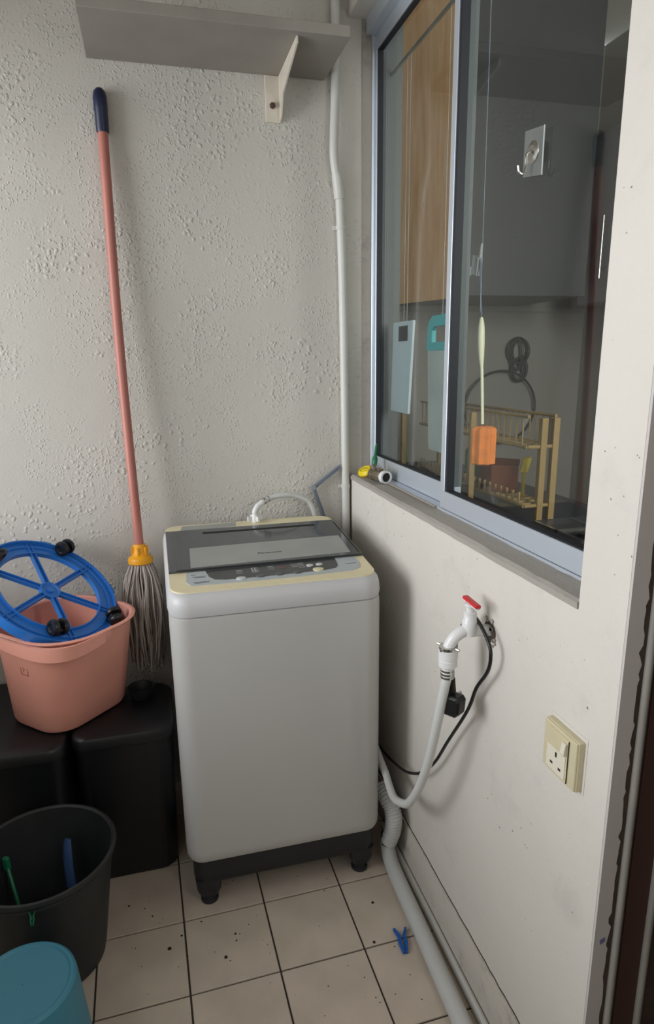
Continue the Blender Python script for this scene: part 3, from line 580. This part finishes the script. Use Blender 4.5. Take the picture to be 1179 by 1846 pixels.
# ------------------------------------------------------------------ wall socket
sc_ = thing('wall_socket', (0, -1.205, .768), 'yellowed single switched power socket on the right wall', 'socket')
ya, yb, za, zb_ = -1.163, -1.249, .7265, .8125
MB().box(-.012, 0, yb, ya, za, zb_).build('back_box', 'socket', sc_, bevel=.002)
fp = MB().box(-.0155, -.011, yb + .001, ya - .001, za + .001, zb_ - .001).build('face_plate', 'socket', sc_, bevel=.0018)
MB().box(-.0172, -.0152, -1.231, -1.176, .7325, .806).build('raised_panel', 'socket', sc_, bevel=.0008, seg=1)
MB().box(-.0186, -.0170, -1.227, -1.178, .735, .775).build('outlet_face', 'socketw', sc_, bevel=.0007, seg=1)
MB().box(-.0182, -.0165, -1.232, -1.2315, .7325, .806).build('panel_groove', 'hole', sc_)
for y, z, hy_, hz_ in ((-1.2035, .7665, .0022, .0042), (-1.193, .7475, .0032, .0020), (-1.2145, .7465, .0032, .0020)): MB().box(-.0190, -.0180, y - hy_, y + hy_, z - hz_, z + hz_).build('pin_hole', 'hole', sc_)
MB().prism([(-.0170, .779), (-.0170, .800), (-.0215, .800), (-.0245, .783), (-.0235, .779)], -1.229, -1.219, 'y').build('rocker_switch', 'socketw', sc_, bevel=.0008, seg=1)
g = MB(); g.box(-.0008, 0, -1.254, -1.1585, .7220, .8190); st(g.build('trim_3', 'wallr', bevel=.0006))

# ------------------------------------------------------------------ drain hose and pipe on the floor
dh = thing('drain_hose', (-.05, -.8, 0), 'thick grey corrugated drain hose leading from the machine along the wall', 'hose')
P = cr([(-.058, -.48, .21), (-.050, -.53, .195), (-.044, -.552, .165), (-.044, -.550, .12), (-.050, -.535, .07)], 22)
MB().tube(P, [.0235 if (i // 2) % 2 else .0200 for i in range(len(P))], n=20).build('corrugated_end', 'ghose', dh, smooth=False)
P = cr([(-.050, -.528, .075), (-.051, -.53, .045), (-.053, -.56, .026), (-.056, -.62, .0225), (-.059, -.74, .0225), (-.062, -.86, .0225), (-.067, -1.05, .0225), (-.072, -1.30, .0225)], 8)
MB().tube(P, .0205, n=20).build('hose_tube', 'ghose', dh, smooth=True)
MB().lathe([(.0185, 0), (.0185, .03)], (-.052, -.53, .06), n=16).build('hose_joint', 'black', dh)
tag(MB().tube(cr([(-.018, -.40, .0095), (-.017, -.60, .0095), (-.017, -.90, .0095), (-.018, -1.30, .0095)], 6), .0093, n=16).build('floor_pipe', 'pvc', smooth=True), 'thin white pipe on the floor between the drain hose and the skirting', 'pipe')

# ------------------------------------------------------------------ small things on the sill
yr = thing('yellow_clip', (.030, -.040, 1.031), 'yellow plastic ring clip on the far end of the window sill', 'clip')
R_ = [Vector((.030, -.075, 1.0460)) + Vector((.017 * math.cos(a * PI / 12), -.030 * math.sin(a * PI / 12), .008 * math.cos(a * PI / 12))) for a in range(24)]
MB().tube(R_, .0068, n=8, closed=True, flat=1.4).build('ring', 'yel2', yr, smooth=True)
MB().obox((.030, -.075, 1.052), (.012, -.006, .003), (.004, .016, 0), (0, 0, .003)).build('clip_tongue', 'yel2', yr, bevel=.0014)
gt = thing('screwdriver', (.030, -.075, 1.032), 'small green and white handled tool standing against the window frame', 'tool')
ax = Vector((.018, .022, .105)).normalized(); b0 = Vector((.032, -.140, 1.033))
MB().lathe([(.0035, .000), (.0075, .004), (.0085, .018), (.0070, .022)], b0, ax, n=14).build('grip', 'green', gt, smooth=True)
MB().lathe([(.0065, .022), (.0065, .038)], b0, ax, n=14).build('band', 'tap', gt, label='white band', smooth=True)
MB().lathe([(.0070, .038), (.0085, .045), (.0085, .060), (.0045, .070), (.0036, .105), (.001, .107)], b0, ax, n=14).build('grip', 'green', gt, smooth=True)
ft = thing('pipe_fitting', (.034, -.19, 1.031), 'dirty brass pipe fitting with white collar lying on the window sill', 'pipe fitting')
ax = Vector((.22, -1, 0)).normalized(); b0 = Vector((.022, -.160, 1.0510)); k = 1.45
sc = lambda pr_: [(r * k, h * k) for r, h in pr_]
MB().lathe(sc([(.009, .0), (.0135, .003), (.0135, .010), (.0105, .012), (.0125, .020), (.0125, .040), (.0105, .044)]), b0, ax, n=8).lathe([(.009, .0), (.009, .016)], b0 + ax * .012 + Vector((0, 0, .013)), (-.3, .2, .9), n=10).lathe([(.009, .0), (.009, .012)], b0 + ax * .044 + Vector((0, 0, .010)), (.3, .2, .9), n=6).build('fitting_body', 'brass', ft)
MB().lathe(sc([(.0095, .044), (.0130, .046), (.0130, .056), (.0095, .056), (.0090, .048)]), b0, ax, n=20, cap=False).build('collar', 'tap', ft, smooth=True)
MB().lathe(sc([(.0088, .044), (.0088, .054)]), b0, ax, n=16).build('bore', 'hole', ft)
MB().tube(cr([(.0225, -.160, 1.040), (.018, -.140, 1.034), (.014, -.120, 1.034)], 4), .0026, n=6).build('lever', 'brass', ft)
tag(MB().tube([(.047, -.215, 1.0335), (.047, -.57, 1.0335)], .003, n=8).build('sill_rod', 'shelf', smooth=True), 'thin grey rod lying along the window sill below the left pane', 'rod')

# ------------------------------------------------------------------ kitchen behind the glass
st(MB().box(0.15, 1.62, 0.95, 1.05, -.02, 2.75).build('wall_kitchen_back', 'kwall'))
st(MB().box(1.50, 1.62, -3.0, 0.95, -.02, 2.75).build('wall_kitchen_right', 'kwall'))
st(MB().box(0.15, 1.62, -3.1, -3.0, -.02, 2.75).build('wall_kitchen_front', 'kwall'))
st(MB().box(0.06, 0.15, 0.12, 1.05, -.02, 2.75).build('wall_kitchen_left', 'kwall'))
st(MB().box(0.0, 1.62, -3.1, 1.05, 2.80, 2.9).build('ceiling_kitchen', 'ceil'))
uc = thing('upper_cabinet', (.8, .7, 1.62), 'charcoal upper kitchen cabinet with an oak side panel seen through the window', 'cabinet')
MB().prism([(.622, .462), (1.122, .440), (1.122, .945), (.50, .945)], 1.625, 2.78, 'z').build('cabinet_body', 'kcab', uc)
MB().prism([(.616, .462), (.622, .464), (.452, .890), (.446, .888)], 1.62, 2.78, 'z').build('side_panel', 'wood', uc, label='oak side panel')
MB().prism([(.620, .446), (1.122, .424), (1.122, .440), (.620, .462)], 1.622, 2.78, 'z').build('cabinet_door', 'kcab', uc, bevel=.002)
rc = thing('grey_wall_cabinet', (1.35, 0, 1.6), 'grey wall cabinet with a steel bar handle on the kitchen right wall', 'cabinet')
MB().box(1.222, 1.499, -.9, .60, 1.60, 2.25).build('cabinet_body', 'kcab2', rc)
for y0_, y1_ in ((-.22, .588), (-.9, -.23)):
    cd = MB().box(1.203, 1.221, y0_, y1_, 1.602, 2.248).build('cabinet_door', 'kcab2', rc, bevel=.002)
    yh = .412 if y0_ > -.5 else -.30
    MB().tube([(1.172, yh, 1.69), (1.172, yh, 1.925)], .006, n=10).tube([(1.172, yh, 1.73), (1.204, yh, 1.73)], .004, n=8).tube([(1.172, yh, 1.89), (1.204, yh, 1.89)], .004, n=8).build('bar_handle', 'chrome', cd, smooth=True)
ct = thing('kitchen_worktop', (.5, .2, .0), 'dark kitchen worktop with a gas hob under the window', 'worktop')
MB().box(.152, .80, -1.15, .945, .86, .90).build('worktop_slab', 'ktop', ct, bevel=.003)
MB().box(.17, .76, -1.13, .94, .0, .86).build('worktop_base', 'kcab2', ct)
hob = thing('gas_hob', (.52, -.66, .90), 'black gas hob with steel pan rests on the kitchen worktop', 'hob')
MB().box(.27, .76, -1.0, -.40, .9005, .915).build('hob_plate', 'kblk', hob, bevel=.003)
for y in (-.84, -.55): MB().lathe([(.045, 0), (.045, .012), (.03, .016)], (.52, y, .915), n=20).build('burner', 'kblk', hob, smooth=True)
for y in (-.84, -.55): MB().box(.40, .64, y - .004, y + .004, .935, .943).box(.516, .524, y - .11, y + .11, .935, .943).box(.40, .408, y - .11, y + .11, .916, .943).box(.632, .64, y - .11, y + .11, .916, .943).build('pan_rest', 'chrome', hob)
# dish rack
rk = thing('dish_rack', (.56, .12, .90), 'brass-coloured two-tier dish rack standing on the kitchen worktop', 'dish rack')
xa, xb, yA, yB = .455, .555, -.285, .53
for x, y in ((.515, yA), (xb, yA), (.43, .0), (.39, yB), (xb, yB)): MB().box(x - .010, x + .010, y - .010, y + .010, .9005, 1.21).build('post', 'rack', rk, bevel=.002)
for z in (.945, 1.125):
    g = MB()
    for x in (xa + .01, xb): g.tube([(x, yA, z), (x, yB, z)], .006, n=8)
    for y in (yA, yB): g.tube([(xa + .01, y, z), (xb, y, z)], .006, n=8)
    if z > 1: 
        for x in (xa + .01, xb): g.tube([(x, yA, z + .09), (x, yB, z + .09)], .005, n=8)
    g.build('tray_frame', 'rack', rk, smooth=True)
    for k in range(22):
        y = yA + .03 + k * (yB - yA - .05) / 21
        MB().tube([(xa + .01, y, z + (.09 if z > 1 else .04)), (xa + .01, y, z), (xb, y, z)] + ([(xb, y, z + .09)] if z > 1 else []), .0028 if z > 1 else .005, n=6).build('rack_wire', 'rack', rk)
bx = thing('orange_carton', (.54, -.05, .955), 'open orange carton in the lower tier of the dish rack', 'carton')
MB().prism([(.475, -.06), (.535, -.13), (.55, .02), (.485, .05)], .952, 1.04, 'z').build('carton_body', 'orange', bx, bevel=.002)
MB().add([(.475, -.06, 1.041), (.535, -.13, 1.041), (.52, -.16, 1.07), (.465, -.10, 1.07)], [(0, 1, 2, 3)]).build('carton_flap', 'orange', bx)
tag(MB().lathe([(.030, 0), (.034, .01), (.034, .11), (.020, .13), (.018, .15)], (.51, .13, .9515), n=20).build('green_bottle', 'green', smooth=True), 'dull green bottle behind the orange carton in the dish rack', 'bottle')
tag(MB().obox((.525, -.185, 1.055), (.011, -.006, .0), (.003, .007, .0), (.006, .0, .024)).obox((.520, -.185, .995), (.005, 0, 0), (0, .005, 0), (0, 0, .043)).build('yellow_packet', 'yel3', bevel=.003), 'small bright yellow packet standing in the dish rack', 'packet')
# wall things
ld = thing('wire_sieve', (1.04, .90, 1.14), 'large round wire sieve leaning on the kitchen back wall above the rack', 'sieve')
R_ = [Vector((1.045 + .190 * math.cos(a * PI / 24), .915, 1.150 + .175 * math.sin(a * PI / 24))) for a in range(48)]
MB().tube(R_, .006, n=8, closed=True).build('sieve_rim', 'kblk', ld, smooth=True)
MB().lathe([(.178, 0), (.14, .018), (.001, .025)], (1.045, .916, 1.150), (0, 1, 0), n=40, cap=False).build('sieve_mesh', 'film', ld, smooth=True)
wc = thing('hanging_cables', (1.13, .93, 1.35), 'looped black cables hanging from a hook on the kitchen wall', 'cable')
MB().lathe([(.010, 0), (.010, .03)], (1.13, .949, 1.475), (0, -1, 0), n=10).build('hook', 'kcab', wc)
for (cx_, cz, rx, rz, dy) in ((1.13, 1.42, .055, .058, 0), (1.14, 1.415, .045, .055, .008), (1.13, 1.325, .032, .050, 0), (1.14, 1.33, .040, .055, .008), (1.12, 1.40, .028, .075, .012)):
    MB().tube([(cx_ + rx * math.cos(a * PI / 12), .925 - dy, cz + rz * math.sin(a * PI / 12)) for a in range(24)], .0065, n=8, closed=True).build('cable_loop', 'kblk', wc, smooth=True)
st(MB().box(.46, 1.50, .935, .95, 1.60, 1.625).build('trim_4', 'kwall'))
# rail with things hanging just behind the glass
tag(MB().tube([(.128, -1.19, 2.17), (.128, -.02, 2.17)], .005, n=10).build('hanging_rail', 'chrome', smooth=True), 'thin steel rail across the top of the window inside the kitchen', 'rail')
wb = thing('white_chopping_board', (.128, -.15, 1.228), 'white chopping board with slot hung behind the left glass pane', 'chopping board')
g = MB(); p_ = [(-.036, 1.228), (-.182, 1.226), (-.212, 1.490), (-.052, 1.492)]
g.prism(p_, .124, .132, 'x').build('board', 'board', wb, bevel=.002)
MB().box(.1225, .1238, -.172, -.102, 1.435, 1.478).build('board_slot', 'kcab', wb, bevel=.0004, seg=1)
g = MB()
for y in (-.13, -.155): g.tube([(.128, y, 1.49), (.128, y - .0, 2.17)], .0005, n=5)
g.build('hanging_string', 'clear', wb)
cb = thing('teal_chopping_board', (.128, -.40, 1.14), 'grey-white chopping board with teal looped handle beside the middle stile', 'chopping board')
MB().prism([(-.336, 1.150), (-.344, 1.142), (-.462, 1.142), (-.470, 1.150), (-.485, 1.405), (-.318, 1.405)], .124, .132, 'x').build('board', 'boardg', cb, bevel=.002)
pt = [(-.318, 1.405), (-.318, 1.460), (-.328, 1.480), (-.350, 1.492), (-.455, 1.492), (-.476, 1.480), (-.485, 1.460), (-.485, 1.405)]; inn = [(-.348, 1.425), (-.348, 1.455), (-.354, 1.462), (-.362, 1.465), (-.442, 1.465), (-.450, 1.462), (-.456, 1.455), (-.456, 1.425)]
g = MB(); V = []; F = []
for x in (.122, .134):
    V += [(x, y, z) for y, z in pt] + [(x, y, z) for y, z in inn]
for k in range(8):
    j = (k + 1) % 8; F += [(k, j, 8 + j, 8 + k), (16 + k, 16 + j, 24 + j, 24 + k), (k, j, 16 + j, 16 + k), (8 + k, 8 + j, 24 + j, 24 + k)]
g.add(V, F).build('handle_loop', 'tealh', cb, label='teal looped handle')
MB().tube([(.128, -.40, 1.487), (.128, -.40, 2.17)], .0005, n=5).build('hanging_string', 'clear', cb)
bb_ = thing('bottle_brush', (.135, -.63, 1.14), 'orange sponge bottle brush with ivory handle hung behind the right glass pane', 'brush')
P = [(.135, -.622, 1.235), (.134, -.612, 1.34), (.133, -.607, 1.38), (.132, -.604, 1.42), (.132, -.602, 1.455), (.132, -.601, 1.472)]
MB().tube(cr(P, 6), [.0036] * 9 + [.0036 + .0045 * math.sin(PI * min(1, k / 20)) for k in range(22)], n=12).build('brush_handle', 'ivory', bb_, smooth=True)
g = MB(); rings = []
for z, r in ((1.142, .020), (1.145, .026), (1.225, .0265), (1.230, .018)): rings.append([(.137 + r * (1 + .13 * math.cos(8 * a * PI / 32)) * math.cos(a * PI / 32), -.627 + r * (1 + .13 * math.cos(8 * a * PI / 32)) * math.sin(a * PI / 32), z) for a in range(64)])
g.loft(rings).build('sponge', 'sponge', bb_, smooth=True)
MB().tube([(.132, -.601, 1.470), (.128, -.601, 1.49), (.128, -.59, 2.17)], .0005, n=5).build('hanging_string', 'clear', bb_)
cl = thing('white_clip', (.128, -.56, 1.57), 'pale plastic clip with blue cord hanging beside the middle stile', 'clip')
MB().obox((.128, -.572, 1.585), (.005, 0, 0), (0, .014, .004), (0, -.003, .020)).obox((.122, -.555, 1.575), (.003, 0, 0), (0, .008, 0), (0, 0, .010)).obox((.128, -.590, 1.61), (.003, 0, 0), (0, .004, 0), (0, -.004, .018)).build('clip_body', 'clear', cl, bevel=.002)
MB().tube(cr([(.128, -.590, 1.60), (.129, -.592, 1.55), (.130, -.600, 1.50), (.131, -.603, 1.478)], 5), .0018, n=6).tube([(.128, -.59, 1.62), (.128, -.585, 2.17)], .0005, n=5).build('cord', 'bluebr', cl)
# adhesive hook on the glass
ah = thing('adhesive_hook', (.062, -.82, 1.72), 'clear square adhesive hook with steel hook stuck on the right glass pane', 'hook')
XG = .0629
q = lambda y, z: (XG, y, z)
MB().prism([(-.866, 1.690), (-.926, 1.680), (-.926, 1.755), (-.866, 1.763)], XG - .0016, XG - .0001, 'x').build('adhesive_plate', 'film', ah)
MB().lathe([(.018, .0), (.018, .002), (.012, .004), (.010, .004)], (XG - .0016, -.896, 1.722), (-1, 0, 0), n=24).build('hook_disc', 'chrome', ah, smooth=True)
MB().tube([(XG - .0009, -.926, 1.680), (XG - .0009, -.926, 1.755)], .0012, n=6).build('edge_highlight', 'clear', ah)  # pale rod standing in for the highlight along this edge
MB().tube(cr([(XG - .004, -.896, 1.724), (XG - .014, -.896, 1.718), (XG - .014, -.896, 1.700), (XG - .018, -.896, 1.688), (XG - .026, -.896, 1.690), (XG - .029, -.896, 1.700)], 5), .0020, n=8).build('hook_wire', 'chrome', ah, smooth=True)
bpy.context.view_layer.update()
